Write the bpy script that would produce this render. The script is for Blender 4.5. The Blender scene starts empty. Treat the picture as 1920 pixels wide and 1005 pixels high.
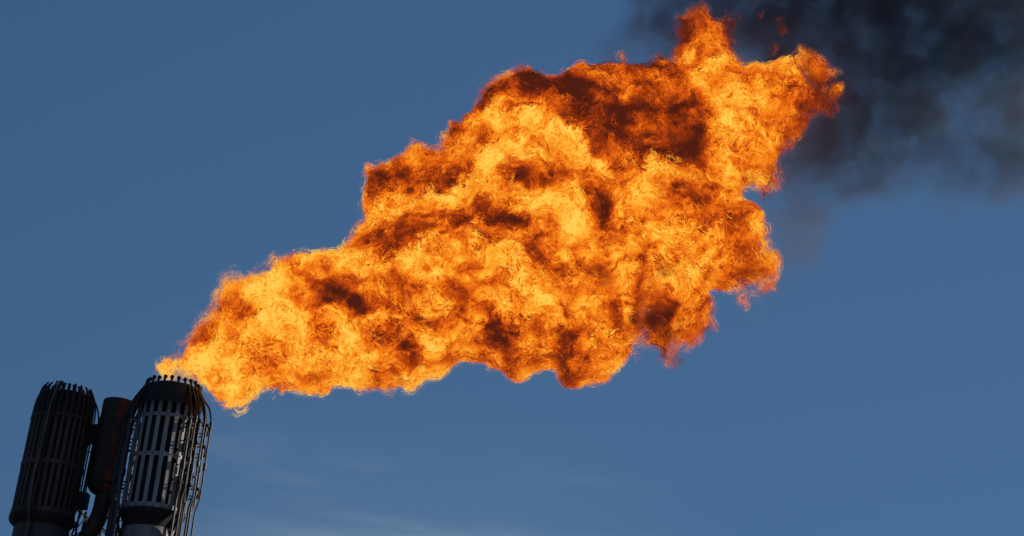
import bpy, bmesh, math, random
import numpy as np
from math import radians, sin, cos, pi
from mathutils import Matrix, Vector

C = bpy.context.scene.collection
SC = bpy.context.scene
random.seed(7)

# ------------------------------------------------------------------ camera
F_PX, PITCH, ROLL, Y0 = 2400.0, radians(26), radians(2.5), 50.0
CAM = np.array([0.0, 0.0, 1.7])
FW = np.array([0, cos(PITCH), sin(PITCH)])
UP0 = np.array([0, -sin(PITCH), cos(PITCH)])
RT0 = np.array([1.0, 0, 0])
RT = RT0 * cos(ROLL) + UP0 * sin(ROLL)
UP = -RT0 * sin(ROLL) + UP0 * cos(ROLL)
cam_d = bpy.data.cameras.new('camera')
cam_d.sensor_width = 36.0
cam_d.lens = 36.0 * F_PX / 1920.0
cam_d.clip_start, cam_d.clip_end = 0.1, 6000
cam = bpy.data.objects.new('camera', cam_d)
C.objects.link(cam)
m = Matrix((RT.tolist(), UP.tolist(), (-FW).tolist())).transposed().to_4x4()
m.translation = Vector(CAM.tolist())
cam.matrix_world = m
SC.camera = cam


def at(px, py, Y=Y0):
    d = FW + (px - 960) / F_PX * RT + (502.5 - py) / F_PX * UP
    return CAM + d * (Y / d[1])


# ------------------------------------------------------------------ world, sun, exposure
SUN_EL, SUN_AZ = radians(15), radians(74)          # azimuth from +Y towards +X
SKY_STRENGTH, SUN_STRENGTH = 0.098, 4.0
SC.view_settings.view_transform = 'Standard'
SC.view_settings.look = 'None'
SC.view_settings.exposure = 0.0
SC.view_settings.gamma = 1.0
SC.view_settings.use_curve_mapping = False
SC.cycles.transparent_max_bounces = 40
SC.cycles.max_bounces = 6
SC.cycles.use_denoising = True
SC.cycles.volume_bounces = 0


class NT:
    """short hand for building node trees"""
    def __init__(s, tree):
        s.t = tree; s.n = tree.nodes; s.l = tree.links

    def add(s, typ, **kw):
        n = s.n.new(typ)
        for k, v in kw.items():
            setattr(n, k, v)
        return n

    def put(s, sock, v):
        if isinstance(v, bpy.types.NodeSocket):
            s.l.new(v, sock)
        else:
            sock.default_value = v

    def math(s, op, a, b=0.0, c=None, clamp=False):
        n = s.add('ShaderNodeMath', operation=op, use_clamp=clamp)
        s.put(n.inputs[0], a); s.put(n.inputs[1], b)
        if c is not None:
            s.put(n.inputs[2], c)
        return n.outputs[0]

    def vec(s, op, a, b=None, scale=None):
        n = s.add('ShaderNodeVectorMath', operation=op)
        s.put(n.inputs[0], a)
        if b is not None:
            s.put(n.inputs[1], b)
        if scale is not None:
            s.put(n.inputs['Scale'], scale)
        return n.outputs['Value'] if op in ('DISTANCE', 'LENGTH', 'DOT_PRODUCT') else n.outputs[0]

    def noise(s, vec, scale, detail=2.0, rough=0.5, dist=0.0, typ=None, color=False, lac=2.0):
        n = s.add('ShaderNodeTexNoise')
        if typ:
            n.noise_type = typ
        s.put(n.inputs['Vector'], vec)
        s.put(n.inputs['Scale'], scale); s.put(n.inputs['Detail'], detail)
        s.put(n.inputs['Roughness'], rough); s.put(n.inputs['Distortion'], dist)
        s.put(n.inputs['Lacunarity'], lac)
        return n.outputs['Color'] if color else n.outputs[0]

    def ramp(s, fac, stops, interp='LINEAR'):
        n = s.add('ShaderNodeValToRGB')
        e = n.color_ramp.elements
        n.color_ramp.interpolation = interp
        while len(e) < len(stops):
            e.new(0.5)
        for el, (p, c) in zip(e, stops):
            el.position = p
            el.color = (*c, 1) if len(c) == 3 else c
        s.put(n.inputs[0], fac)
        return n.outputs[0]

    def mrange(s, v, a, b, c=0.0, d=1.0, smooth=True):
        n = s.add('ShaderNodeMapRange')
        n.interpolation_type = 'SMOOTHSTEP' if smooth else 'LINEAR'
        s.put(n.inputs[0], v)
        for i, x in enumerate((a, b, c, d)):
            s.put(n.inputs[i + 1], x)
        return n.outputs[0]

    def mix(s, fac, a, b, blend='MIX'):
        n = s.add('ShaderNodeMix', data_type='RGBA', blend_type=blend)
        s.put(n.inputs[0], fac); s.put(n.inputs[6], a); s.put(n.inputs[7], b)
        return n.outputs[2]


world = bpy.data.worlds.new('World')
SC.world = world
world.use_nodes = True
w = NT(world.node_tree)
w.n.clear()
sky = w.add('ShaderNodeTexSky', sky_type='NISHITA')
sky.sun_disc = False
sky.sun_elevation = SUN_EL
sky.sun_rotation = SUN_AZ
sky.altitude = 300
sky.air_density = 1.35
sky.dust_density = 0.0
sky.ozone_density = 5.6
# the air is even: look the sky up a little nearer the zenith so that it pales less towards the horizon
sx = w.add('ShaderNodeSeparateXYZ'); w.put(sx.inputs[0], w.add('ShaderNodeTexCoord').outputs['Generated'])
cx = w.add('ShaderNodeCombineXYZ')
w.put(cx.inputs[0], w.math('MULTIPLY', sx.outputs[0], .35)); w.put(cx.inputs[1], sx.outputs[1])
w.put(cx.inputs[2], w.math('ADD', w.math('MULTIPLY', sx.outputs[2], .3), .42))
w.put(sky.inputs[0], w.vec('NORMALIZE', cx.outputs[0]))
# faint cirrus low over the horizon, laid out on the direction of the sky
g = w.add('ShaderNodeTexCoord').outputs['Generated']
mp = w.add('ShaderNodeMapping')
mp.inputs['Rotation'].default_value = (0.0, radians(38), 0.0)
mp.inputs['Scale'].default_value = (1.3, 2.0, 7.0)
w.put(mp.inputs[0], g)
cir = w.noise(mp.outputs[0], 1.7, 6.0, 0.58, 0.5)
cir = w.math('ADD', w.mrange(cir, 0.42, 0.78), .15)
sep = w.add('ShaderNodeSeparateXYZ'); w.put(sep.inputs[0], g)
low = w.mrange(sep.outputs[2], 0.36, 0.22)
fac = w.math('MULTIPLY', w.math('MULTIPLY', w.math('MULTIPLY', cir, low), w.mrange(w.math('ABSOLUTE', w.math('ADD', sep.outputs[0], .07)), .26, .05)), 0.5)
col = w.mix(fac, sky.outputs[0], (3.6, 4.6, 5.4, 1))
bg = w.add('ShaderNodeBackground'); w.put(bg.inputs[0], col); bg.inputs[1].default_value = SKY_STRENGTH
wo = w.add('ShaderNodeOutputWorld'); w.put(wo.inputs[0], bg.outputs[0])

sun_d = bpy.data.lights.new('sun', 'SUN')
sun_d.energy = SUN_STRENGTH; sun_d.angle = radians(0.5); sun_d.color = (1.0, 0.91, 0.78)
sun = bpy.data.objects.new('sun', sun_d); C.objects.link(sun)
sv = Vector((sin(SUN_AZ) * cos(SUN_EL), cos(SUN_AZ) * cos(SUN_EL), sin(SUN_EL)))
sun.rotation_euler = sv.to_track_quat('Z', 'Y').to_euler()
sun.location = sv * 200


# ------------------------------------------------------------------ object helpers
def link(name, me, mats, parent=None):
    o = bpy.data.objects.new(name, me)
    C.objects.link(o)
    for mt in (mats if isinstance(mats, (list, tuple)) else [mats]):
        me.materials.append(mt)
    o.parent = parent
    return o


def thing(name, loc, label, cat, group=None):
    o = bpy.data.objects.new(name, None)
    C.objects.link(o); o.location = loc
    o['label'] = label; o['category'] = cat
    if group:
        o['group'] = group
    return o


class MB:
    def __init__(s):
        s.v = []; s.f = []

    def quadstrip(s, rings, close=True, cap0=False, cap1=False):
        b = len(s.v); n = len(rings[0])
        for r in rings:
            s.v += [tuple(p) for p in r]
        for i in range(len(rings) - 1):
            for j in range(n if close else n - 1):
                k = (j + 1) % n
                s.f.append((b + i * n + j, b + i * n + k, b + (i + 1) * n + k, b + (i + 1) * n + j))
        if cap0:
            s.f.append(tuple(b + j for j in reversed(range(n))))
        if cap1:
            s.f.append(tuple(b + (len(rings) - 1) * n + j for j in range(n)))

    def lathe(s, prof, n=40, c=(0, 0), cap0=False, cap1=False):
        s.quadstrip([[(c[0] + r * cos(2 * pi * j / n), c[1] + r * sin(2 * pi * j / n), z) for j in range(n)]
                     for r, z in prof], True, cap0, cap1)

    def tube(s, pts, r, n=8):
        pts = [Vector(p) for p in pts]
        rr = r if isinstance(r, (list, tuple)) else [r] * len(pts)
        rings = []; up = None
        for i, p in enumerate(pts):
            d = (pts[min(i + 1, len(pts) - 1)] - pts[max(i - 1, 0)]).normalized()
            if up is None:
                up = Vector((0, 0, 1)) if abs(d.z) < 0.9 else Vector((1, 0, 0))
            a = (up - d * up.dot(d)).normalized(); b = d.cross(a); up = a
            rings.append([p + (a * cos(2 * pi * k / n) + b * sin(2 * pi * k / n)) * rr[i] for k in range(n)])
        s.quadstrip(rings, True, True, True)

    def box(s, c, size, ang=0.0, tilt=None):
        """box centred at c, its x axis turned by ang round z"""
        b = len(s.v); ca, sa = cos(ang), sin(ang)
        for dz in (-.5, .5):
            for dx, dy in ((-.5, -.5), (.5, -.5), (.5, .5), (-.5, .5)):
                x, y = dx * size[0], dy * size[1]
                s.v.append((c[0] + x * ca - y * sa, c[1] + x * sa + y * ca, c[2] + dz * size[2]))
        for q in ((3, 2, 1, 0), (4, 5, 6, 7), (0, 1, 5, 4), (1, 2, 6, 5), (2, 3, 7, 6), (3, 0, 4, 7)):
            s.f.append(tuple(b + i for i in q))

    def ball(s, c, r, n=10):
        rings = []
        for i in range(1, 7):
            a = pi * i / 7
            rings.append([(c[0] + r * sin(a) * cos(2 * pi * k / n), c[1] + r * sin(a) * sin(2 * pi * k / n),
                           c[2] - r * cos(a)) for k in range(n)])
        s.quadstrip(rings, True, True, True)

    def build(s, name, mat, parent=None, smooth=None, label=None):
        me = bpy.data.meshes.new(name)
        me.from_pydata(s.v, [], s.f); me.update()
        bm = bmesh.new(); bm.from_mesh(me)
        bmesh.ops.recalc_face_normals(bm, faces=bm.faces)
        bm.to_mesh(me); bm.free()
        if smooth:
            me.polygons.foreach_set('use_smooth', [True] * len(me.polygons))
            me.set_sharp_from_angle(angle=radians(smooth))
        o = link(name, me, mat, parent)
        if label:
            o['label'] = label
        return o


def bend(pts, r=0.2, n=5):
    """round the corners of a polyline"""
    pts = [Vector(p) for p in pts]; out = [pts[0]]
    for a, b, c in zip(pts, pts[1:], pts[2:]):
        d0, d1 = (a - b), (c - b)
        q = min(r, d0.length * .45, d1.length * .45)
        p0, p1 = b + d0.normalized() * q, b + d1.normalized() * q
        for i in range(n + 1):
            t = i / n
            out.append(p0 * (1 - t) ** 2 + b * 2 * t * (1 - t) + p1 * t ** 2)
    out.append(pts[-1])
    return out


def pol(r, deg, z):
    a = radians(deg)
    return (r * cos(a), r * sin(a), z)


# ------------------------------------------------------------------ metal materials
def metal(name, c1, c2, soot=None, soot_z=(0, 1), rough=0.6, met=0.3, scale=3.0, streak=True):
    mt = bpy.data.materials.new(name); mt.use_nodes = True
    t = NT(mt.node_tree); b = t.n['Principled BSDF']
    P = t.add('ShaderNodeTexCoord').outputs['Object']
    mp = t.add('ShaderNodeMapping'); mp.inputs['Scale'].default_value = (1, 1, 0.25 if streak else 1)
    t.put(mp.inputs[0], P)
    n1 = t.noise(mp.outputs[0], scale, 6, 0.62, 0.3)
    n2 = t.noise(P, scale * 6, 4, 0.6)
    f = t.mrange(t.math('ADD', t.math('MULTIPLY', n1, 0.7), t.math('MULTIPLY', n2, 0.3)), 0.38, 0.62)
    col = t.mix(f, (*c1, 1), (*c2, 1))
    if soot:
        sp = t.add('ShaderNodeSeparateXYZ'); t.put(sp.inputs[0], P)
        zz = t.math('ADD', sp.outputs[2], t.math('MULTIPLY', t.math('SUBTRACT', n1, 0.5), 1.6))
        col = t.mix(t.mrange(zz, soot_z[0], soot_z[1]), col, (*soot, 1))
    t.put(b.inputs['Base Color'], col)
    b.inputs['Metallic'].default_value = met
    t.put(b.inputs['Roughness'], t.mrange(n2, 0.3, 0.7, rough - .12, rough + .12))
    bp = t.add('ShaderNodeBump'); bp.inputs['Strength'].default_value = 0.25; bp.inputs['Distance'].default_value = 0.02
    t.put(bp.inputs['Height'], n2); t.put(b.inputs['Normal'], bp.outputs[0])
    return mt


SOOT = (0.012, 0.011, 0.011)
M_SLAT = metal('galvanised_slat', (0.25, 0.245, 0.235), (0.36, 0.35, 0.33), SOOT, (18.1, 19.3), 0.55, 0.25)
M_PIPE = metal('galvanised_pipe', (0.035, 0.033, 0.033), (0.085, 0.08, 0.078), SOOT, (17.2, 18.9), 0.5, 0.3)
M_BLACK = metal('sooty_steel', (0.007, 0.0065, 0.006), (0.022, 0.017, 0.014), None, rough=0.75, met=0.1)
M_SOOTY = metal('sooty_slat', (0.045, 0.028, 0.021), (0.12, 0.074, 0.054), SOOT, (17.4, 19.0), 0.75, 0.1)
M_RISER = metal('weathered_riser', (0.16, 0.155, 0.145), (0.26, 0.25, 0.23), None, rough=0.6, met=0.1)
M_RISER_D = metal('dark_riser', (0.05, 0.05, 0.045), (0.085, 0.083, 0.075), None, rough=0.7, met=0.1)
M_RUST = metal('rusty_drum', (0.016, 0.012, 0.011), (0.055, 0.026, 0.018), None, rough=0.75, met=0.0, scale=1.1)
M_RUSTP = metal('rusty_pipe', (0.03, 0.018, 0.014), (0.09, 0.04, 0.025), None, rough=0.75, met=0.0)
M_CONDUIT = metal('brown_conduit', (0.07, 0.045, 0.032), (0.17, 0.11, 0.08), None, rough=0.6, met=0.1)
M_LAT = metal('dark_lattice', (0.02, 0.02, 0.02), (0.05, 0.045, 0.042), None, rough=0.7, met=0.1)

# one flank of the drum is coloured redder, its edge broken up by noise
t = NT(M_RUST.node_tree); bs = t.n['Principled BSDF']
old = bs.inputs['Base Color'].links[0].from_socket
P = t.add('ShaderNodeTexCoord').outputs['Object']; sp = t.add('ShaderNodeSeparateXYZ'); t.put(sp.inputs[0], P)
n1 = t.noise(P, 1.6, 5, .65)
fx = t.mrange(t.math('ADD', sp.outputs[0], t.math('MULTIPLY', t.math('SUBTRACT', n1, .5), .9)), .12, .42)
t.put(bs.inputs['Base Color'], t.mix(fx, old, (.27, .045, .017, 1)))

# ------------------------------------------------------------------ ground
gm = bpy.data.materials.new('dry_earth'); gm.use_nodes = True
t = NT(gm.node_tree); P = t.add('ShaderNodeTexCoord').outputs['Object']
n = t.noise(P, 0.12, 8, 0.65)
t.put(t.n['Principled BSDF'].inputs['Base Color'], t.ramp(n, [(0.35, (0.07, 0.06, 0.05)), (0.65, (0.16, 0.14, 0.11))]))
t.n['Principled BSDF'].inputs['Roughness'].default_value = 0.95
b = MB(); s = 2500
b.v += [(-s, -s, 0), (s, -s, 0), (s, s, 0), (-s, s, 0)]; b.f.append((0, 1, 2, 3))
o = b.build('ground', gm); o['kind'] = 'structure'

# ------------------------------------------------------------------ burning flare stack
XL, XM, XR = -18.06, -16.05, -13.77


def make_burning():
    root = thing('flare_stack', (XR, Y0, 0),
                 'flare stack with pale grey slatted shroud and pipe cage, flame leaving its sooty rim', 'flare stack')
    rs = 1.24
    b = MB(); b.lathe([(1.12, 0), (1.12, 0.3), (1.02, 0.34), (1.02, 14.0)], 48, cap0=True)
    b.build('riser', M_RISER, root, 40)
    b = MB(); b.lathe([(1.03, 13.92), (1.08, 14.1), (1.18, 14.34), (1.27, 14.48), (1.27, 14.57), (1.0, 14.585)], 56)
    b.build('skirt', M_BLACK, root, 35)
    b = MB(); b.lathe([(0.93, 14.5), (0.93, 18.6), (1.0, 18.8)], 48, cap1=False)
    b.build('inner_barrel', M_BLACK, root, 40)
    # slatted wind shroud: slats, three bands of rivets
    N = 22
    b = MB()
    for k in range(N):
        a = 2 * pi * (k + .35) / N
        tw = random.uniform(-.025, .025)
        zt = 19.08 + random.uniform(-.04, .06)
        b.box(((rs) * cos(a), (rs) * sin(a), (14.60 + zt) / 2), (0.022, 0.160, zt - 14.60), a + tw)
    b.build('shroud_slats', M_SLAT, root)
    for z, h in ((14.66, 0.20), (16.72, 0.17), (18.36, 0.15)):
        b = MB(); b.lathe([(rs - .035, z - h / 2), (rs - .018, z - h / 2), (rs - .018, z + h / 2), (rs - .035, z + h / 2), (rs - .035, z - h / 2)], 66)
        o = b.build('band', M_SLAT, root, 35)
        for k in range(N):
            a = 2 * pi * (k + .35) / N
            rv = MB()
            rv.ball(((rs + .016) * cos(a), (rs + .016) * sin(a), z), 0.028, 6)
            rv.build('rivet', M_BLACK, o)
    # burner head
    b = MB()
    b.lathe([(1.20, 18.86), (1.27, 18.91), (1.27, 19.25), (1.22, 19.55), (1.14, 19.78), (1.07, 19.82), (1.02, 19.76), (0.98, 19.0), (0.0, 18.9)], 56)
    b.build('burner_head', M_BLACK, root, 40)
    nn = 25
    for k in range(nn):
        a = 360 * (k + .4) / nn
        zz = 19.72; hh = 0.22 + random.uniform(-.03, .05)
        b = MB(); b.tube([pol(1.11, a, zz), pol(1.11, a, zz + hh * .55), pol(1.07, a, zz + hh)], [.045, .045, .07], 8)
        b.ball(pol(1.065, a, zz + hh + .03), .085, 8)
        b.build('nozzle', M_BLACK, root, 50)
    # cage of steam pipes: vertical runs that shoulder in to the rim
    rc = 1.72
    angs = [-45, -36, -27, -17, -8, 4, 34, 70, 104, 126, 146, 162, 176, 187, 198, 209, 219, 228]
    for i, a in enumerate(angs):
        r = rc + random.uniform(-.08, .04)
        zs = 18.3 + random.uniform(-.1, .3)
        zb = 15.35 + random.uniform(-.15, .15)
        pts = [pol(r - .12, a, 6.0), pol(r - .12, a, zb - .4), pol(r, a, zb), pol(r, a, zs), pol(r - .16, a, zs + .55),
               pol(1.34, a, 19.4), pol(1.14, a, 19.76)]
        b = MB(); b.tube(bend(pts, .22), random.choice((.038, .044, .052)), 8)
        for zz in (zs - .35, zs - 2.1):
            if random.random() < .8:
                b.tube([pol(r, a, zz), pol(r, a, zz + .28)], .075, 8)
        b.build('steam_pipe', M_PIPE, root, 50)
    for z in (15.6, 17.35, 18.25):
        # ring segments that clamp the pipes, left open at the front
        b = MB()
        b.tube([pol(rc - .06, a, z) for a in range(-48, 229, 6)], .032, 6)
        for a in angs[::2]:
            b.tube([pol(rs - .01, a, z), pol(rc, a, z)], .03, 6)
            b.box(pol(rc - .02, a, z), (.16, .16, .10), radians(a))
        b.build('cage_ring', M_BLACK, root, 50)
    # valve bodies and pilot lines hung in the cage on the sunny side
    for a, z in ((-36, 18.0), (-28, 17.2), (-40, 16.4), (-20, 16.0), (200, 17.9), (212, 16.9)):
        b = MB()
        b.tube([pol(1.48, a, z - .16), pol(1.48, a, z + .16)], .10, 10)
        b.tube([pol(1.30, a, z), pol(1.72, a, z)], .045, 8)
        b.build('valve', M_RUSTP, root, 50)
    for a, r0 in ((-34, 1.5), (-20, 1.42), (215, 1.46)):
        b = MB()
        b.tube(bend([pol(r0 - .3, a, 6), pol(r0 - .3, a, 13.6), pol(r0, a, 14.3), pol(r0, a, 18.3), pol(r0 - .22, a + 3, 19.4)], .2), .055, 8)
        b.build('pilot_line', M_BLACK, root, 50)
    b = MB(); b.tube([pol(1.5, -30, 14.9), pol(1.5, -30, 16.0)], .12, 10); b.tube([pol(1.5, -30, 6), pol(1.5, -30, 14.9)], .05, 8)
    b.build('igniter_box', M_BLACK, root, 50)
    return root


def make_idle():
    root = thing('flare_stack', (XL, Y0, 0),
                 'unlit soot-blackened flare stack with brownish slats bending in at its top, left of the drum', 'flare stack')
    b = MB(); b.lathe([(1.2, 0), (1.2, 0.3), (0.98, 0.34), (0.98, 13.95)], 48, cap0=True)
    b.build('riser', M_RISER_D, root, 40)
    b = MB(); b.lathe([(0.98, 13.9), (1.1, 13.88), (1.20, 13.98), (1.235, 14.06), (1.235, 14.22), (1.05, 14.24)], 56)
    b.build('skirt', M_BLACK, root, 35)
    b = MB(); b.lathe([(1.0, 14.3), (1.0, 18.9), (.96, 19.3), (0.8, 19.25), (0, 19.1)], 48)
    b.build('inner_barrel', M_BLACK, root, 40)
    rs = 1.19; N = 30
    b = MB()
    for k in range(N):
        a = 360 * (k + .2) / N
        w2 = .07 + random.uniform(-.008, .008)
        zt = 19.55 + random.uniform(-.07, .07)
        prof = [(rs, 14.2), (rs, 17.2), (rs, 18.6), (rs - .03, 18.95), (rs - .09, 19.2), (rs - .18, zt - .1), (rs - .28, zt)]
        rings = []
        ar = radians(a); tx, ty = -sin(ar), cos(ar)
        for r, z in prof:
            rings.append([((r + dr) * cos(ar) + tx * q, (r + dr) * sin(ar) + ty * q, z)
                          for dr, q in ((-.03, -w2), (.0, -w2), (.0, w2), (-.03, w2))])
        b.quadstrip(rings, True, True, True)
    b.build('shroud_slats', M_SOOTY, root)
    for z, h in ((14.34, .2), (16.25, .17), (18.2, .14)):
        b = MB(); b.lathe([(rs - .045, z - h / 2), (rs + .02, z - h / 2), (rs + .02, z + h / 2), (rs - .045, z + h / 2), (rs - .045, z - h / 2)], 66)
        o = b.build('band', M_SOOTY, root, 35)
    for k in range(24):
        a = 360 * (k + .3) / 24
        if 272 < a < 292:
            continue
        zt = 19.62 + random.uniform(-.05, .05)
        b = MB(); b.tube(bend([pol(1.06, a, 19.0), pol(1.04, a, zt - .2), pol(.96, a, zt - .05)], .08, 3), .038, 6)
        b.ball(pol(.95, a, zt - .04), .042, 8)
        b.build('nozzle', M_BLACK, root, 50)
    # paler pilot conduit running up the front
    for a, rr, mt, kink in ((263, .055, M_CONDUIT, 3), (269, .036, M_BLACK, 5)):
        b = MB()
        b.tube(bend([pol(1.15, a + kink, 6), pol(1.15, a + kink, 13.9), pol(1.42, a + kink, 14.25), pol(1.42, a, 15.6), pol(1.32, a, 16.2),
                     pol(1.32, a + 2, 18.6), pol(1.1, a + 3, 19.35), pol(.88, a + 3, 19.65)], .25), rr, 8)
        b.build('pilot_line', mt, root, 50)
    for a in (-12, 28, 60):
        b = MB()
        r = 1.44
        b.tube(bend([pol(r - .2, a, 6), pol(r - .2, a, 14.0), pol(r, a, 14.6), pol(r, a, 18.5), pol(r - .12, a, 19.0), pol(1.0, a, 19.6)], .2), .034, 8)
        for z in (15.5, 17.2):
            b.tube([pol(1.2, a, z), pol(r, a, z)], .03, 6)
        b.build('steam_pipe', M_BLACK, root, 50)
    return root


burning = make_burning()
idle = make_idle()

# ------------------------------------------------------------------ rusty drum between the stacks
root = thing('vent_drum', (XM, Y0 + .5, 0), 'slim rust-red closed drum on a bent pipe standing between the two flare stacks', 'vent drum')
b = MB()
b.lathe([(0.0, 15.38), (.30, 15.40), (.48, 15.50), (.60, 15.66), (.625, 15.9), (.625, 19.30), (.61, 19.36), (.45, 19.40), (0.0, 19.46)], 44)
b.build('drum', M_RUST, root, 40)
b = MB(); b.lathe([(.62, 15.74), (.65, 15.76), (.65, 15.86), (.62, 15.88)], 44)
b.build('drum_band', M_BLACK, root, 40)
b = MB(); b.tube(bend([(0.1, 0, 15.6), (0.08, 0, 14.5), (-.5, 0, 13.2), (-.5, 0, 0)], .8, 8), .34, 24)
b.build('bent_pipe', M_RUSTP, root, 50)
for i, (x, y) in enumerate(((-.72, -.1), (-.80, .1))):
    b = MB()
    b.tube(bend([(x, y, 6), (x, y, 15.6), (x + .03, y, 18.2), (x + .16, y, 18.9), (x + .22, y, 19.3)], .3), .035, 8)
    b.build('drain_line', M_BLACK, root, 50)
for z in (15.1, 17.9):
    b = MB(); b.box((-.82, -.05, z), (.62, .42, .62 if z < 16 else .75)); b.build('bracket', M_BLACK, root)

# ------------------------------------------------------------------ lattice tower that carries the three
root = thing('support_tower', (XM, Y0 + 1.4, 0), 'dark steel lattice frame rising behind the stacks and the drum', 'steel tower')
legs = [(-1.15, -.7), (1.0, -.7), (-1.15, 1.1), (1.0, 1.1)]
for x, y in legs:
    b = MB(); b.tube([(x, y, 0), (x, y, 15.2)], .075, 8); b.build('leg', M_LAT, root, 50)
zs = [0.4 + 1.32 * k for k in range(12)]
b = MB()
for z0, z1 in zip(zs, zs[1:]):
    for (ax, ay), (bx, by) in ((legs[0], legs[1]), (legs[2], legs[3]), (legs[0], legs[2]), (legs[1], legs[3])):
        b.tube([(ax, ay, z0), (bx, by, z0)], .045, 6)
        b.tube([(ax, ay, z0), (bx, by, z1)], .03, 6); b.tube([(bx, by, z0), (ax, ay, z1)], .03, 6)
b.build('bracing', M_LAT, root, 50)
for k, x in enumerate((-.62, -.25, .12, .42, .72)):
    b = MB(); b.tube([(x, .5 + .1 * (k % 2), 0), (x, .5 + .1 * (k % 2), 15.6 + .25 * (k % 3))], .05 if k % 2 else .07, 8)
    b.build('conduit', M_LAT, root, 50)
b = MB()
b.tube([(.62, -.55, 0), (.62, -.55, 16.4)], .03, 6); b.tube([(.98, -.55, 0), (.98, -.55, 16.4)], .03, 6)
for k in range(50):
    b.tube([(.62, -.55, .4 + .32 * k), (.98, -.55, .4 + .32 * k)], .018, 6)
b.build('ladder', M_LAT, root, 50)


# ------------------------------------------------------------------ implicit surfaces for flame and smoke
def vnoise(shape, cells, seed):
    """cubic B-spline value noise on a regular grid, `cells` grid steps per lattice step, about -1..1"""
    rng = np.random.default_rng(seed)
    Ws = []; cs = []
    for n, c in zip(shape, cells if isinstance(cells, (tuple, list)) else (cells,) * 3):
        u = np.arange(n) / c + rng.random()
        i = np.floor(u).astype(int); f = u - i
        k = int(i[-1]) + 4
        W = np.zeros((n, k), np.float32)
        r = np.arange(n)
        W[r, i] = (1 - f) ** 3 / 6; W[r, i + 1] = (3 * f ** 3 - 6 * f ** 2 + 4) / 6
        W[r, i + 2] = (-3 * f ** 3 + 3 * f ** 2 + 3 * f + 1) / 6; W[r, i + 3] = f ** 3 / 6
        Ws.append(W); cs.append(k)
    g = rng.uniform(-1, 1, cs).astype(np.float32)
    g = np.tensordot(Ws[0], g, (1, 0))
    g = np.matmul(Ws[1][None], g)
    g = np.matmul(g, Ws[2].T)
    return g * 2.3


def surface_net(f, iso, org, h):
    """surface nets: one vertex in every cell the level crosses"""
    s = f > iso
    c = s[:-1, :-1, :-1].astype(np.int8)
    for dx in (0, 1):
        for dy in (0, 1):
            for dz in (0, 1):
                if dx + dy + dz:
                    c = c + s[dx:dx + c.shape[0], dy:dy + c.shape[1], dz:dz + c.shape[2]]
    I, J, K = np.nonzero((c > 0) & (c < 8))
    n = len(I)
    ids = np.full(c.shape, -1, np.int32); ids[I, J, K] = np.arange(n)
    cor = [(a, b, d) for a in (0, 1) for b in (0, 1) for d in (0, 1)]
    val = np.stack([f[I + a, J + b, K + d] for a, b, d in cor], 1) - iso
    acc = np.zeros((n, 3), np.float32); cnt = np.zeros(n, np.float32)
    for i in range(8):
        for j in range(i + 1, 8):
            if sum(abs(p - q) for p, q in zip(cor[i], cor[j])) == 1:
                m = (val[:, i] > 0) != (val[:, j] > 0)
                t = val[m, i] / (val[m, i] - val[m, j])
                pi_ = np.array(cor[i], np.float32); pj = np.array(cor[j], np.float32)
                acc[m] += pi_ + t[:, None] * (pj - pi_); cnt[m] += 1
    v = (acc / cnt[:, None] + np.stack([I, J, K], 1)) * h + org
    quads = []
    for ax in range(3):
        a = [slice(1, -1)] * 3; b_ = [slice(1, -1)] * 3
        a[ax] = slice(0, -1); b_[ax] = slice(1, None)
        s0, s1 = s[tuple(a)], s[tuple(b_)]
        X = np.array(np.nonzero(s0 != s1)).T
        sign = s0[tuple(X.T)]
        off = np.ones(3, int); off[ax] = 0
        X = X + off
        u, w_ = [(1, 2), (2, 0), (0, 1)][ax]
        du = np.zeros(3, int); du[u] = 1
        dw = np.zeros(3, int); dw[w_] = 1
        q = np.stack([ids[tuple((X - du - dw).T)], ids[tuple((X - dw).T)], ids[tuple(X.T)], ids[tuple((X - du).T)]], 1)
        q = np.where(sign[:, None], q, q[:, ::-1])
        quads.append(q)
    return v.astype(np.float32), np.concatenate(quads)


def mesh_np(name, v, q, attrs):
    me = bpy.data.meshes.new(name)
    me.vertices.add(len(v)); me.vertices.foreach_set('co', np.ascontiguousarray(v, np.float32).ravel())
    me.loops.add(q.size); me.loops.foreach_set('vertex_index', np.ascontiguousarray(q, np.int32).ravel())
    me.polygons.add(len(q)); me.polygons.foreach_set('loop_start', np.arange(0, q.size, 4, dtype=np.int32))
    me.polygons.foreach_set('use_smooth', np.ones(len(q), bool))
    me.update(calc_edges=True)
    for k, a in attrs.items():
        at_ = me.attributes.new(k, 'FLOAT', 'POINT')
        at_.data.foreach_set('value', np.ascontiguousarray(a, np.float32))
    return me


def poly_dist(pts, X, Z):
    """signed distance (positive inside) of the points to a closed outline"""
    P = np.array(pts); Q = np.roll(P, -1, 0)
    d2 = np.full(X.shape, 1e9); ins = np.zeros(X.shape, bool)
    for (ax, az), (bx, bz) in zip(P, Q):
        ex, ez = bx - ax, bz - az
        t = np.clip(((X - ax) * ex + (Z - az) * ez) / (ex * ex + ez * ez + 1e-9), 0, 1)
        d2 = np.minimum(d2, (X - ax - t * ex) ** 2 + (Z - az - t * ez) ** 2)
        if abs(ez) > 1e-9:
            cr = ((az > Z) != (bz > Z)) & (X < ex * (Z - az) / ez + ax)
            ins ^= cr
    d = np.sqrt(d2)
    return np.where(ins, d, -d)


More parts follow.
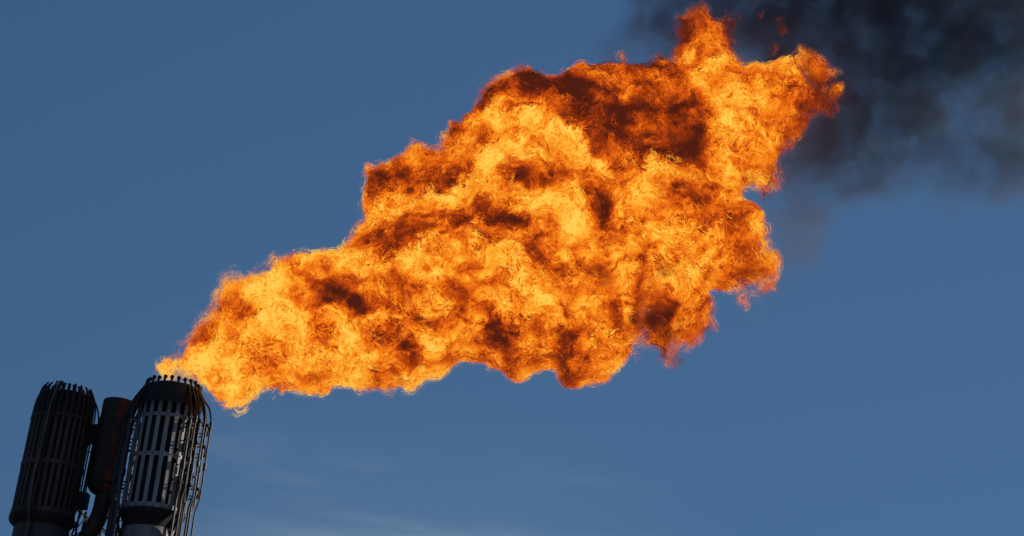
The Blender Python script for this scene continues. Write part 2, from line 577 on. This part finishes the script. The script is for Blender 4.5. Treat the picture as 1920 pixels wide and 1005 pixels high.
OUT = [(292, 706), (288, 694), (300, 685), (318, 665), (322, 640), (345, 622), (365, 600), (385, 575), (408, 548), (418, 535), (445, 520), (465, 508),
       (490, 502), (505, 486), (530, 478), (560, 480), (600, 476), (635, 462), (652, 440), (670, 425), (662, 400), (660, 370), (662, 345),
       (675, 322), (700, 310), (722, 297), (750, 285), (775, 270), (800, 268), (816, 277), (816, 245), (845, 232), (858, 210), (872, 200),
       (882, 172), (915, 163), (950, 152), (985, 144), (1008, 143), (1015, 158), (1035, 150), (1075, 138), (1110, 130), (1150, 124), (1170, 126),
       (1195, 135), (1225, 130), (1258, 128), (1264, 98), (1272, 72), (1268, 50), (1264, 30), (1276, 12), (1310, 8), (1328, 20), (1340, 34), (1358, 22),
       (1378, 30), (1396, 44), (1392, 62), (1376, 78), (1382, 95), (1378, 112), (1386, 130), (1412, 134), (1440, 122), (1468, 116), (1482, 114), (1490, 126), (1496, 145), (1506, 150),
       (1510, 128), (1488, 92), (1496, 78), (1514, 98), (1530, 112), (1552, 130), (1580, 143), (1576, 170), (1566, 196), (1550, 210),
       (1530, 220), (1515, 250), (1498, 270), (1488, 286), (1468, 292), (1466, 312), (1460, 340), (1446, 358), (1430, 372), (1424, 392),
       (1438, 420), (1436, 440), (1434, 465), (1444, 500), (1440, 524), (1415, 540), (1390, 530), (1365, 524), (1345, 528), (1338, 545),
       (1348, 575), (1342, 605), (1325, 622), (1312, 640), (1292, 664), (1262, 674), (1240, 664), (1228, 646), (1205, 655), (1180, 680),
       (1160, 700), (1140, 712), (1110, 716), (1080, 723), (1060, 725), (1045, 714), (1030, 690), (1000, 704), (975, 713), (945, 710), (920, 697),
       (895, 680), (870, 676), (845, 690), (825, 697), (800, 695), (785, 710), (765, 720), (745, 714), (720, 728), (690, 722), (660, 727),
       (630, 722), (600, 730), (570, 735), (545, 728), (520, 735), (495, 735), (470, 748), (440, 762), (425, 760), (400, 752), (385, 738),
       (372, 722), (355, 716), (330, 714), (308, 712)]
WISPS = [[(1150, 112), (1146, 98), (1160, 90), (1168, 104), (1160, 102), (1155, 108)],
         [(1247, 66), (1250, 58), (1258, 58), (1259, 70), (1252, 73)],
         [(1454, 50), (1456, 40), (1466, 40), (1470, 50), (1462, 56)],
         [(1436, 88), (1442, 78), (1449, 88), (1442, 94)],
         [(1384, 96), (1378, 90), (1394, 77), (1404, 95), (1409, 112), (1414, 136), (1398, 136), (1400, 116)],
         [(1400, 50), (1412, 28), (1436, 22), (1440, 40), (1424, 56), (1410, 66)]]
HOLES = [[(1398, 348), (1412, 345), (1424, 356), (1420, 370), (1408, 374), (1400, 364)],
         [(1495, 150), (1500, 128), (1508, 130), (1512, 146), (1504, 154)]]


def to_plane(pts):
    return [(lambda p: (p[0], p[2]))(at(x, y)) for x, y in pts]


H = 0.085
lo = np.array(to_plane([(250, 780)])[0]); hi = np.array(to_plane([(1600, -20)])[0])
x0, z0 = lo[0], min(lo[1], to_plane([(440, 790)])[0][1])
YR = 4.6
nx, ny, nz = int((hi[0] - x0) / H), int(2 * YR / H), int((hi[1] - z0) / H)
ORG = np.array([x0, Y0 - YR, z0])
gx = x0 + np.arange(nx) * H; gz = z0 + np.arange(nz) * H; gy = -YR + np.arange(ny) * H
GX, GZ = np.meshgrid(gx, gz, indexing='ij')
base = to_plane([(x, y + 9 * min(max((x - 500) / 300, 0), 1) + (10 if y < 90 else 0)) for x, y in OUT])
D = poly_dist(base, GX, GZ)
for p in HOLES:
    D = np.minimum(D, -poly_dist(to_plane(p), GX, GZ) + 0.0)
SHRINK = .48
# half thickness grows from the burner towards the middle of the plume and shrinks at its tail
src = np.array(to_plane([(330, 715)])[0]); tail = np.array(to_plane([(1450, 240)])[0])
ax_ = (tail - src); L = np.linalg.norm(ax_); ax_ /= L
S = ((GX - src[0]) * ax_[0] + (GZ - src[1]) * ax_[1]) / L
THICK = ([-.05, .05, .25, .5, .75, 1.0, 1.2], [.85, 1.0, 2.0, 3.1, 3.0, 1.9, 1.2])
R2 = np.interp(S, *THICK)
D = D - SHRINK * np.clip(R2 / 3.0, .3, 1) * np.interp(S, [.0, .15, .70, .82], [.25, 1, 1, .12])
sh = (nx, ny, nz)
YY = gy[None, :, None].astype(np.float32)
lob = vnoise(sh, 34, 1)                        # ~2.9 m billows push the flanks in and out
lob2 = vnoise(sh, 17, 2)
Dc = np.minimum(D, R2)[:, None, :].astype(np.float32); Rr = R2[:, None, :].astype(np.float32)
yw = YY * (1 + 0.22 * lob) + 0.5 * lob2
fld = Rr - np.sqrt((Rr - Dc) ** 2 + yw ** 2)
del yw
for p in WISPS:
    d = poly_dist(to_plane(p), GX, GZ)
    r = max(float(d.max()), .12)
    dd = np.minimum(d, r)[:, None, :].astype(np.float32)
    fld = np.maximum(fld, r - np.sqrt((r - dd) ** 2 + YY ** 2))
bil = np.abs(lob2)
bil2 = np.abs(vnoise(sh, 13, 3))
fld += 0.38 * (bil2 - .32)
fld += 0.28 * (np.abs(vnoise(sh, 6.5, 4)) - .30)
fld += 0.13 * vnoise(sh, 3.4, 5)
fld += 0.08 * vnoise(sh, 2.2, 6)
fld[0] = fld[-1] = -9; fld[:, 0] = fld[:, -1] = -9; fld[:, :, 0] = fld[:, :, -1] = -9
wx = vnoise(sh, 22, 11); wz = vnoise(sh, 22, 12); wf = vnoise(sh, 8, 13); wg = vnoise(sh, 8, 14)

# hot and sooty streaks of the fire: from x, y to x, y, width, amount (photo pixels, taken to the flame's own plane)
HEAT = [
    # upper body: sooty roof
    (885, 205, 1000, 190, 32, -.30), (860, 245, 835, 255, 22, -.26), (1000, 195, 1060, 200, 34, -.34), (1050, 195, 1085, 225, 26, -.26), (1085, 270, 1150, 255, 30, -.34),
    (1110, 215, 1150, 225, 26, -.22), (1100, 300, 1150, 350, 20, -.34), (1130, 310, 1180, 340, 26, -.22), (1170, 290, 1300, 305, 30, -.22), (1285, 285, 1330, 250, 20, -.34), (1205, 195, 1245, 205, 16, -.22),
    (1180, 250, 1270, 235, 34, -.16), (1120, 160, 1280, 150, 26, -.10), (900, 200, 1040, 170, 50, -.08), (1080, 190, 1290, 215, 70, -.10), (1140, 300, 1290, 300, 40, -.07), (1000, 235, 1060, 262, 22, -.10),
    # bright arch and its dark eye
    (800, 386, 862, 380, 12, .20), (858, 380, 905, 335, 20, .28), (905, 335, 965, 308, 20, .26), (965, 300, 1045, 300, 24, .26), (1045, 305, 1085, 330, 20, .26), (1085, 335, 1148, 374, 12, .24),
    (878, 252, 910, 242, 12, .22), (910, 245, 945, 275, 14, .22), (975, 258, 1012, 256, 14, .24), (940, 285, 1000, 275, 20, .12),
    (935, 350, 985, 370, 18, -.24), (985, 375, 1045, 398, 16, -.26), (1005, 340, 1030, 350, 14, -.08), (1095, 390, 1135, 420, 20, -.24), (1120, 440, 1110, 470, 16, -.12),
    (895, 398, 980, 406, 13, .22), (980, 406, 1035, 442, 15, .26), (1035, 445, 1075, 470, 24, .24), (1060, 410, 1080, 440, 18, .2), (1010, 480, 1060, 500, 20, .12),
    # left shoulder
    (690, 345, 745, 355, 24, -.36), (765, 330, 780, 335, 20, -.26), (815, 325, 850, 340, 22, -.28), (745, 375, 800, 372, 9, -.16), (700, 380, 790, 385, 10, .06), (775, 285, 810, 290, 14, -.02),
    (705, 455, 750, 440, 26, -.32), (740, 470, 750, 490, 20, -.36), (770, 425, 800, 455, 22, -.2), (840, 440, 860, 455, 18, -.14), (890, 430, 935, 445, 20, -.26), (940, 465, 980, 475, 18, -.30),
    # lower body
    (640, 500, 700, 500, 14, .22), (660, 510, 760, 545, 18, .24), (560, 560, 500, 590, 30, .08), (480, 560, 530, 570, 20, .14), (610, 568, 640, 575, 16, -.30), (630, 582, 670, 590, 14, -.42), (600, 555, 660, 552, 12, -.16),
    (688, 535, 722, 562, 14, -.30), (755, 560, 785, 588, 15, -.28), (700, 600, 760, 610, 16, -.12), (825, 548, 895, 552, 15, .18), (840, 500, 880, 500, 14, .10), (857, 590, 900, 610, 20, -.28), (900, 610, 940, 650, 20, -.34),
    (790, 620, 850, 640, 18, -.16), (935, 680, 1020, 690, 18, -.40), (990, 655, 1010, 640, 12, -.14), (1050, 655, 1075, 640, 18, -.28), (1060, 690, 1085, 712, 20, -.38), (1090, 670, 1140, 700, 16, -.16),
    (712, 682, 768, 664, 14, -.38), (655, 650, 720, 655, 16, .14), (800, 690, 840, 680, 14, -.18), (520, 620, 580, 625, 18, .08), (470, 620, 420, 650, 30, .10), (400, 690, 440, 720, 30, .10), (560, 600, 600, 612, 12, -.12),
    (500, 650, 540, 655, 12, -.10), (590, 690, 650, 700, 14, -.08),
    # right body
    (1160, 440, 1250, 450, 26, .14), (1190, 480, 1300, 500, 30, .06), (1270, 392, 1315, 400, 14, -.28), (1205, 525, 1208, 548, 16, -.36), (1235, 580, 1255, 588, 18, -.60), (1160, 590, 1185, 645, 16, -.18), (1010, 575, 1080, 570, 18, .14),
    (1120, 600, 1145, 630, 18, .12), (1100, 520, 1130, 530, 18, -.12), (1000, 515, 1030, 520, 12, -.16), (1225, 345, 1350, 335, 22, .16), (1250, 370, 1220, 410, 20, .14), (1390, 330, 1395, 385, 16, .20), (1380, 450, 1390, 500, 24, -.14), (1345, 560, 1345, 600, 16, -.18),
    (1250, 662, 1290, 655, 14, -.48), (1300, 620, 1310, 640, 14, -.20),
    # tail
    (1330, 200, 1345, 255, 26, .26), (1350, 260, 1400, 250, 20, .2), (1300, 165, 1330, 190, 18, .10), (1410, 165, 1455, 140, 16, .16), (1410, 210, 1460, 220, 22, .12), (1430, 270, 1470, 250, 18, .12), (1470, 185, 1500, 200, 14, -.12),
    (1530, 140, 1560, 190, 30, -.28), (1450, 330, 1430, 355, 16, -.36), (1480, 285, 1500, 260, 14, -.26), (1290, 40, 1390, 40, 34, -.26), (1310, 90, 1315, 125, 20, -.02), (1370, 80, 1400, 120, 22, -.24), (1420, 50, 1440, 60, 40, -.28), (1140, 100, 1170, 100, 45, -.34), (1240, 70, 1260, 60, 30, -.3), (1440, 85, 1460, 50, 34, -.14)]
THIN = [(325, 665, 26, 40, .6), (350, 640, 30, 30, .4), (440, 530, 60, 24, .6), (480, 512, 50, 18, .8), (400, 570, 40, 40, .45), (540, 488, 40, 16, .45), (360, 600, 30, 30, .4),
        (1125, 520, 30, 22, .5), (1140, 545, 14, 12, .6), (1205, 590, 26, 24, .8), (1245, 515, 30, 24, .6), (1220, 555, 20, 20, .6), (1295, 590, 26, 24, .7), (1280, 625, 50, 26, .7), (1320, 630, 26, 34, .8),
        (1410, 360, 26, 24, .9), (1415, 480, 30, 40, .5), (1430, 510, 30, 30, .4), (1500, 140, 20, 36, .35), (1340, 30, 70, 34, .5), (1355, 80, 26, 46, .4), (1290, 60, 22, 60, .3), (1390, 100, 30, 40, .7), (1420, 60, 40, 40, .85),
        (1440, 330, 30, 50, .5), (1490, 285, 26, 30, .6), (950, 160, 60, 20, .6), (880, 190, 30, 24, .5), (835, 255, 24, 24, .3), (1270, 662, 50, 20, .6), (900, 480, 30, 20, .2),
        (1565, 160, 26, 50, .5), (1530, 215, 40, 30, .5), (1520, 120, 26, 34, .5), (1500, 255, 30, 40, .45), (1530, 165, 26, 26, .4), (1158, 100, 30, 30, .8), (1250, 65, 20, 20, .6), (1440, 86, 20, 20, .7), (820, 692, 60, 14, .4), (560, 728, 60, 14, .35)]


def px_of(x, z):
    """flame-plane coordinates back to photo pixels, to read the tables above"""
    s_ = ((x - src[0]) * ax_[0] + (z - src[1]) * ax_[1]) / L
    front = Y0 - .62 * np.interp(s_, *THICK)
    r = np.stack([x - CAM[0], front, z - CAM[2]], -1)
    w_ = r @ FW
    return 960 + F_PX * (r @ RT) / w_, 502.5 - F_PX * (r @ UP) / w_


vs, qs, at_heat, at_dens, at_shell, at_cr = [], [], [], [], [], []
base_n = 0
for si, iso in enumerate((0.55, 0.30, 0.14, 0.0, -0.13)):
    v, q = surface_net(fld, iso, ORG, H)
    ii = np.clip(((v - ORG) / H).round().astype(int), 0, np.array(sh) - 1).T
    ii = tuple(ii)
    a1, a2, a3, a4 = wx[ii], wz[ii], wf[ii], wg[ii]
    X = v[:, 0] + .30 * a1 + .38 * a3; Z = v[:, 2] + .28 * a2 + .38 * a4
    px, py = px_of(X.astype(float), Z.astype(float))
    heat = np.full(len(v), .0)
    for xa, ya, xb, yb, wd, am in HEAT:
        ex, ey = xb - xa, yb - ya
        tt = np.clip(((px - xa) * ex + (py - ya) * ey) / (ex * ex + ey * ey), 0, 1)
        d2 = ((px - xa - tt * ex) ** 2 + (py - ya - tt * ey) ** 2) / wd ** 2
        heat += am * np.exp(-.8 * d2 ** 1.15)
    heat = heat * (1 + .4 * a4) + .10 * a3 * a4 + .04 * a1 + .30 * (np.minimum(bil[ii], .5) - .27) + .16 * (np.minimum(bil2[ii], .5) - .27)  # creases between billows darkened too, an occlusion cue put into the heat
    heat = np.where(heat < 0, heat * .78, heat)
    heat = np.where(heat < -.30, -.30 - .16 * (1 - np.exp((heat + .30) / .16)), heat)
    heat = np.where(heat > .12, .12 + .08 * (1 - np.exp(-(heat - .12) / .08)), heat)
    rim = D[ii[0], ii[2]]; along = S[ii[0], ii[2]]
    heat += np.interp(along, [.3, .6, 1.0], [.01, -.03, -.10])      # the fire cools and reddens downwind
    heat += np.interp(along, [.35, .6], [.17, 0]) * np.clip(1 - rim / .8, 0, 1)
    px, py = px_of((v[:, 0] + .25 * a3).astype(float), (v[:, 2] + .25 * a4).astype(float))
    thin = np.zeros(len(v))
    for hx, hy, rx, ry, am in THIN:
        e = ((px - hx) / rx) ** 2 + ((py - hy) / ry) ** 2
        thin = 1 - (1 - thin) * (1 - am * np.exp(-.8 * e ** 1.5))
    thin = 1 - (1 - thin) * (1 - np.interp(along, [.1, .3, .5], [.50, .46, .32]) * np.clip(1 - rim / .5, 0, 1))
    vs.append(v - np.array([XR, Y0, 20.2], np.float32)); qs.append(q + base_n); base_n += len(v)
    at_heat.append(heat); at_dens.append(1 - thin); at_shell.append(np.full(len(v), si / 4)); at_cr.append(fld[ii])
    print('shell', si, len(v), len(q))
del wx, wz, wf, wg, lob, lob2, bil, bil2, fld
me = mesh_np('flame', np.concatenate(vs), np.concatenate(qs),
             dict(fire_heat=np.concatenate(at_heat), fire_body=np.concatenate(at_dens), fire_shell=np.concatenate(at_shell)))
fm = bpy.data.materials.new('fire'); fm.use_nodes = True
fm.cycles.emission_sampling = 'NONE'
t = NT(fm.node_tree); t.n.clear()
P = t.add('ShaderNodeTexCoord').outputs['Object']
A = lambda k: t.add('ShaderNodeAttribute', attribute_name=k).outputs['Fac']
heat, dens, shell = A('fire_heat'), A('fire_body'), A('fire_shell')
half = (0.5, 0.5, 0.5)
w1 = t.vec('SCALE', t.vec('SUBTRACT', t.noise(P, 0.8, 3, .5, color=True), half), scale=1.6)
P1 = t.vec('ADD', P, w1)
w2 = t.vec('SCALE', t.vec('SUBTRACT', t.noise(P1, 2.6, 2, .5, color=True), half), scale=.55)
P2 = t.vec('ADD', P1, w2)


def ridge(vec, sc, det, k):
    n_ = t.noise(vec, sc, det, .55)
    return t.math('SUBTRACT', 1.0, t.math('MULTIPLY', t.math('ABSOLUTE', t.math('SUBTRACT', n_, .5)), k), clamp=True)


r1 = ridge(P2, 2.6, 2, 5.0)
r2 = ridge(P2, 5.6, 2, 4.5)
mid = t.noise(P1, 0.9, 6, .62)
fine = t.noise(P2, 9.0, 3, .6)
fib = t.noise(P2, 5.6, 6, .74)
rr = t.math('ADD', t.math('MULTIPLY', r1, .40), t.math('MULTIPLY', r2, .34))
rr = t.math('ADD', rr, .16)
rr = t.math('ADD', rr, t.math('MULTIPLY', t.math('SUBTRACT', fib, .5), 1.15))
rr = t.math('ADD', rr, t.math('MULTIPLY', t.math('SUBTRACT', fine, .5), .55))
# crisp and smooth stretches take turns; the sooty patches are smoother than the bright fire
con = t.mrange(heat, -.40, 0.10, .48, .86)
con = t.math('MULTIPLY', con, t.mrange(t.noise(P1, .45, 3, .55), .36, .64, .85, 1.5))
T = t.math('ADD', heat, .448)
T = t.math('ADD', T, t.math('MULTIPLY', t.math('SUBTRACT', mid, .5), 1.25))
# long folds of the fire sheets, drawn out along the plume
mpf = t.add('ShaderNodeMapping'); mpf.inputs['Rotation'].default_value = (0, radians(34), 0); mpf.inputs['Scale'].default_value = (.5, 1, 1.1)
t.put(mpf.inputs[0], P1)
fold = ridge(mpf.outputs[0], .42, 3, 7.0)
T = t.math('SUBTRACT', T, t.math('MULTIPLY', t.mrange(fold, .45, .95), .17))
fold2 = ridge(t.vec('ADD', mpf.outputs[0], (31.0, 7.0, 3.0)), .5, 3, 8.0)
T = t.math('ADD', T, t.math('MULTIPLY', t.mrange(fold2, .5, 1.0), .12))
T = t.math('ADD', T, t.math('MULTIPLY', t.math('SUBTRACT', rr, .56), con))
T = t.math('SUBTRACT', T, t.math('MULTIPLY', t.math('SUBTRACT', 1.0, shell), .05))
T = t.math('SUBTRACT', T, t.math('MULTIPLY', t.math('MULTIPLY', t.math('SUBTRACT', 1.0, dens), shell), .20))
col = t.ramp(T, [(0.0, (0.075, 0.012, 0.006)), (.12, (0.15, 0.019, 0.005)), (.26, (0.30, 0.034, 0.004)), (.41, (0.60, 0.080, 0.005)),
                 (.55, (0.88, 0.165, 0.007)), (.70, (1.0, 0.315, 0.017)), (.86, (1.0, 0.48, 0.038)), (1.0, (1.0, 0.62, 0.09))])
em = t.add('ShaderNodeEmission'); t.put(em.inputs[0], col); em.inputs[1].default_value = 1.0
tr = t.add('ShaderNodeBsdfTransparent')
# every shell but the core is torn into filaments; the farther out the sparser
af = t.math('ADD', t.math('MULTIPLY', rr, .75), t.math('MULTIPLY', mid, .5))
th = t.math('ADD', t.mrange(shell, 0, 1, .08, .86, smooth=False), t.math('MULTIPLY', t.math('SUBTRACT', 1.0, dens), t.mrange(shell, 0, 1, 1.0, .5, smooth=False)))
big = t.noise(P1, 0.55, 3, .6)
af = t.math('ADD', af, t.math('MULTIPLY', t.math('MULTIPLY', t.math('SUBTRACT', big, .5), 2.6), t.math('SUBTRACT', 1.0, dens)))
sof = t.mrange(dens, .3, 1.0, .30, .13)
al = t.mrange(af, t.math('SUBTRACT', th, sof), t.math('ADD', th, sof))
al = t.math('MULTIPLY', al, t.mrange(dens, .2, .95, .55, 1.0))
mx = t.add('ShaderNodeMixShader'); t.put(mx.inputs[0], al); t.put(mx.inputs[1], tr.outputs[0]); t.put(mx.inputs[2], em.outputs[0])
ou = t.add('ShaderNodeOutputMaterial'); t.put(ou.inputs[0], mx.outputs[0])
o = link('flame', me, fm); o.location = (XR, Y0, 20.2)
o['label'] = 'huge billowing orange and yellow flame streaming right from the burner rim'
o['category'] = 'flame'

# ------------------------------------------------------------------ smoke
SM = [  # photo x, y, radius in px, density, depth behind the flame's plane
    (1300, 60, 75, .75, 2.0), (1235, 80, 62, .60, 2.0), (1160, 95, 62, .30, 2.0), (1235, 15, 75, .5, 2), (1380, 40, 95, 1.0, 2.2), (1480, 30, 110, 1.1, 2.4), (1500, 110, 90, 1.0, 2.4),
    (1600, 40, 120, .80, 2.6), (1620, 150, 110, .85, 2.6), (1720, 60, 120, 1.0, 2.8), (1740, 150, 100, .85, 2.8), (1830, 30, 110, .75, 3), (1900, 30, 80, .5, 3), (1820, 130, 80, .6, 3),
    (1565, 220, 90, 1.7, 2.4), (1535, 290, 80, 1.4, 2.4), (1480, 310, 60, 1.3, 2.2), (1600, 300, 80, .55, 2.6), (1660, 220, 90, .55, 2.6), (1700, 270, 95, .42, 2.6), (1780, 220, 90, .35, 2.8), (1880, 120, 80, .35, 3), (1900, 210, 80, .6, 3), (1860, 290, 75, .45, 3), (1920, 320, 80, .40, 3),
    (1800, 320, 80, .28, 3), (1640, 320, 80, .35, 2.6), (1230, 60, 60, .3, 2), (1490, 400, 75, .32, 2.4), (1500, 455, 65, .26, 2.4), (1460, 520, 55, .12, 2.2), (1420, 570, 50, .07, 2.0), (1560, 360, 70, .20, 2.4),
    (1960, 120, 110, .5, 3.2), (2000, 250, 110, .5, 3.2), (2050, 20, 150, .8, 3.4), (1500, -80, 130, .9, 2.6), (1650, -90, 150, .9, 3), (1850, -100, 160, .6, 3), (2050, -120, 170, .5, 3.4), (1340, -60, 110, .6, 2.4)]
SB = []
for x, y, r, d, dep in SM:
    p = at(x, y, Y0 + dep)
    k = np.linalg.norm(p - CAM) / F_PX
    SB.append((p, r * k * 1.25, d))
h = .30
P0 = np.array([p for p, r, d in SB]); RR = np.array([r for p, r, d in SB])
mn = (P0 - RR[:, None] * 1.3).min(0); mxx = (P0 + RR[:, None] * 1.3).max(0)
shp = tuple(int(x) + 2 for x in (mxx - mn) / h)
ax3 = [mn[i] + np.arange(shp[i]) * h for i in range(3)]
f = np.full(shp, -9.0, np.float32)
for p, r, d in SB:
    dd = np.sqrt((ax3[0][:, None, None] - p[0]) ** 2 + (ax3[1][None, :, None] - p[1]) ** 2 + (ax3[2][None, None, :] - p[2]) ** 2)
    f = np.maximum(f, (r * 1.12 - dd).astype(np.float32))
f += .25 * vnoise(shp, 4, 31)
f[0] = f[-1] = -9; f[:, 0] = f[:, -1] = -9; f[:, :, 0] = f[:, :, -1] = -9
v, q = surface_net(f, 0.0, mn, h)
SO = P0[5]
me = mesh_np('smoke_plume', v - SO.astype(np.float32), q, {})
sm = bpy.data.materials.new('soot_smoke'); sm.use_nodes = True
t = NT(sm.node_tree); t.n.clear()
P = t.add('ShaderNodeTexCoord').outputs['Object']
wv = t.vec('SCALE', t.vec('SUBTRACT', t.noise(P, .35, 3, .55, color=True), half), scale=2.4)
PW = t.vec('ADD', P, wv)
acc = None
for p, r, d in SB:
    dist = t.vec('DISTANCE', PW, tuple((p - SO).tolist()))
    x = t.mrange(dist, 0.0, float(r), float(d), 0.0)
    acc = x if acc is None else t.math('ADD', acc, x)
nz_ = t.noise(PW, .6, 6, .64, .4)
acc = t.math('SUBTRACT', 1.0, t.math('POWER', 2.718, t.math('MULTIPLY', acc, -1.15)))
de = t.math('MULTIPLY', acc, t.mrange(nz_, .36, .66, .25, 1.6))
de = t.math('MULTIPLY', de, 0.54)
ab = t.add('ShaderNodeVolumeAbsorption'); ab.inputs['Color'].default_value = (.07, .05, .04, 1); t.put(ab.inputs['Density'], de)
sc_ = t.add('ShaderNodeVolumeScatter'); sc_.inputs['Color'].default_value = (.70, .68, .66, 1); t.put(sc_.inputs['Density'], t.math('MULTIPLY', de, .55))
ad = t.add('ShaderNodeAddShader'); t.put(ad.inputs[0], ab.outputs[0]); t.put(ad.inputs[1], sc_.outputs[0])
ou = t.add('ShaderNodeOutputMaterial'); t.put(ou.inputs['Volume'], ad.outputs[0])
o = link('smoke_plume', me, sm); o.location = SO.tolist()
o['label'] = 'dark grey drifting smoke plume trailing off the right end of the flame'
o['category'] = 'smoke'
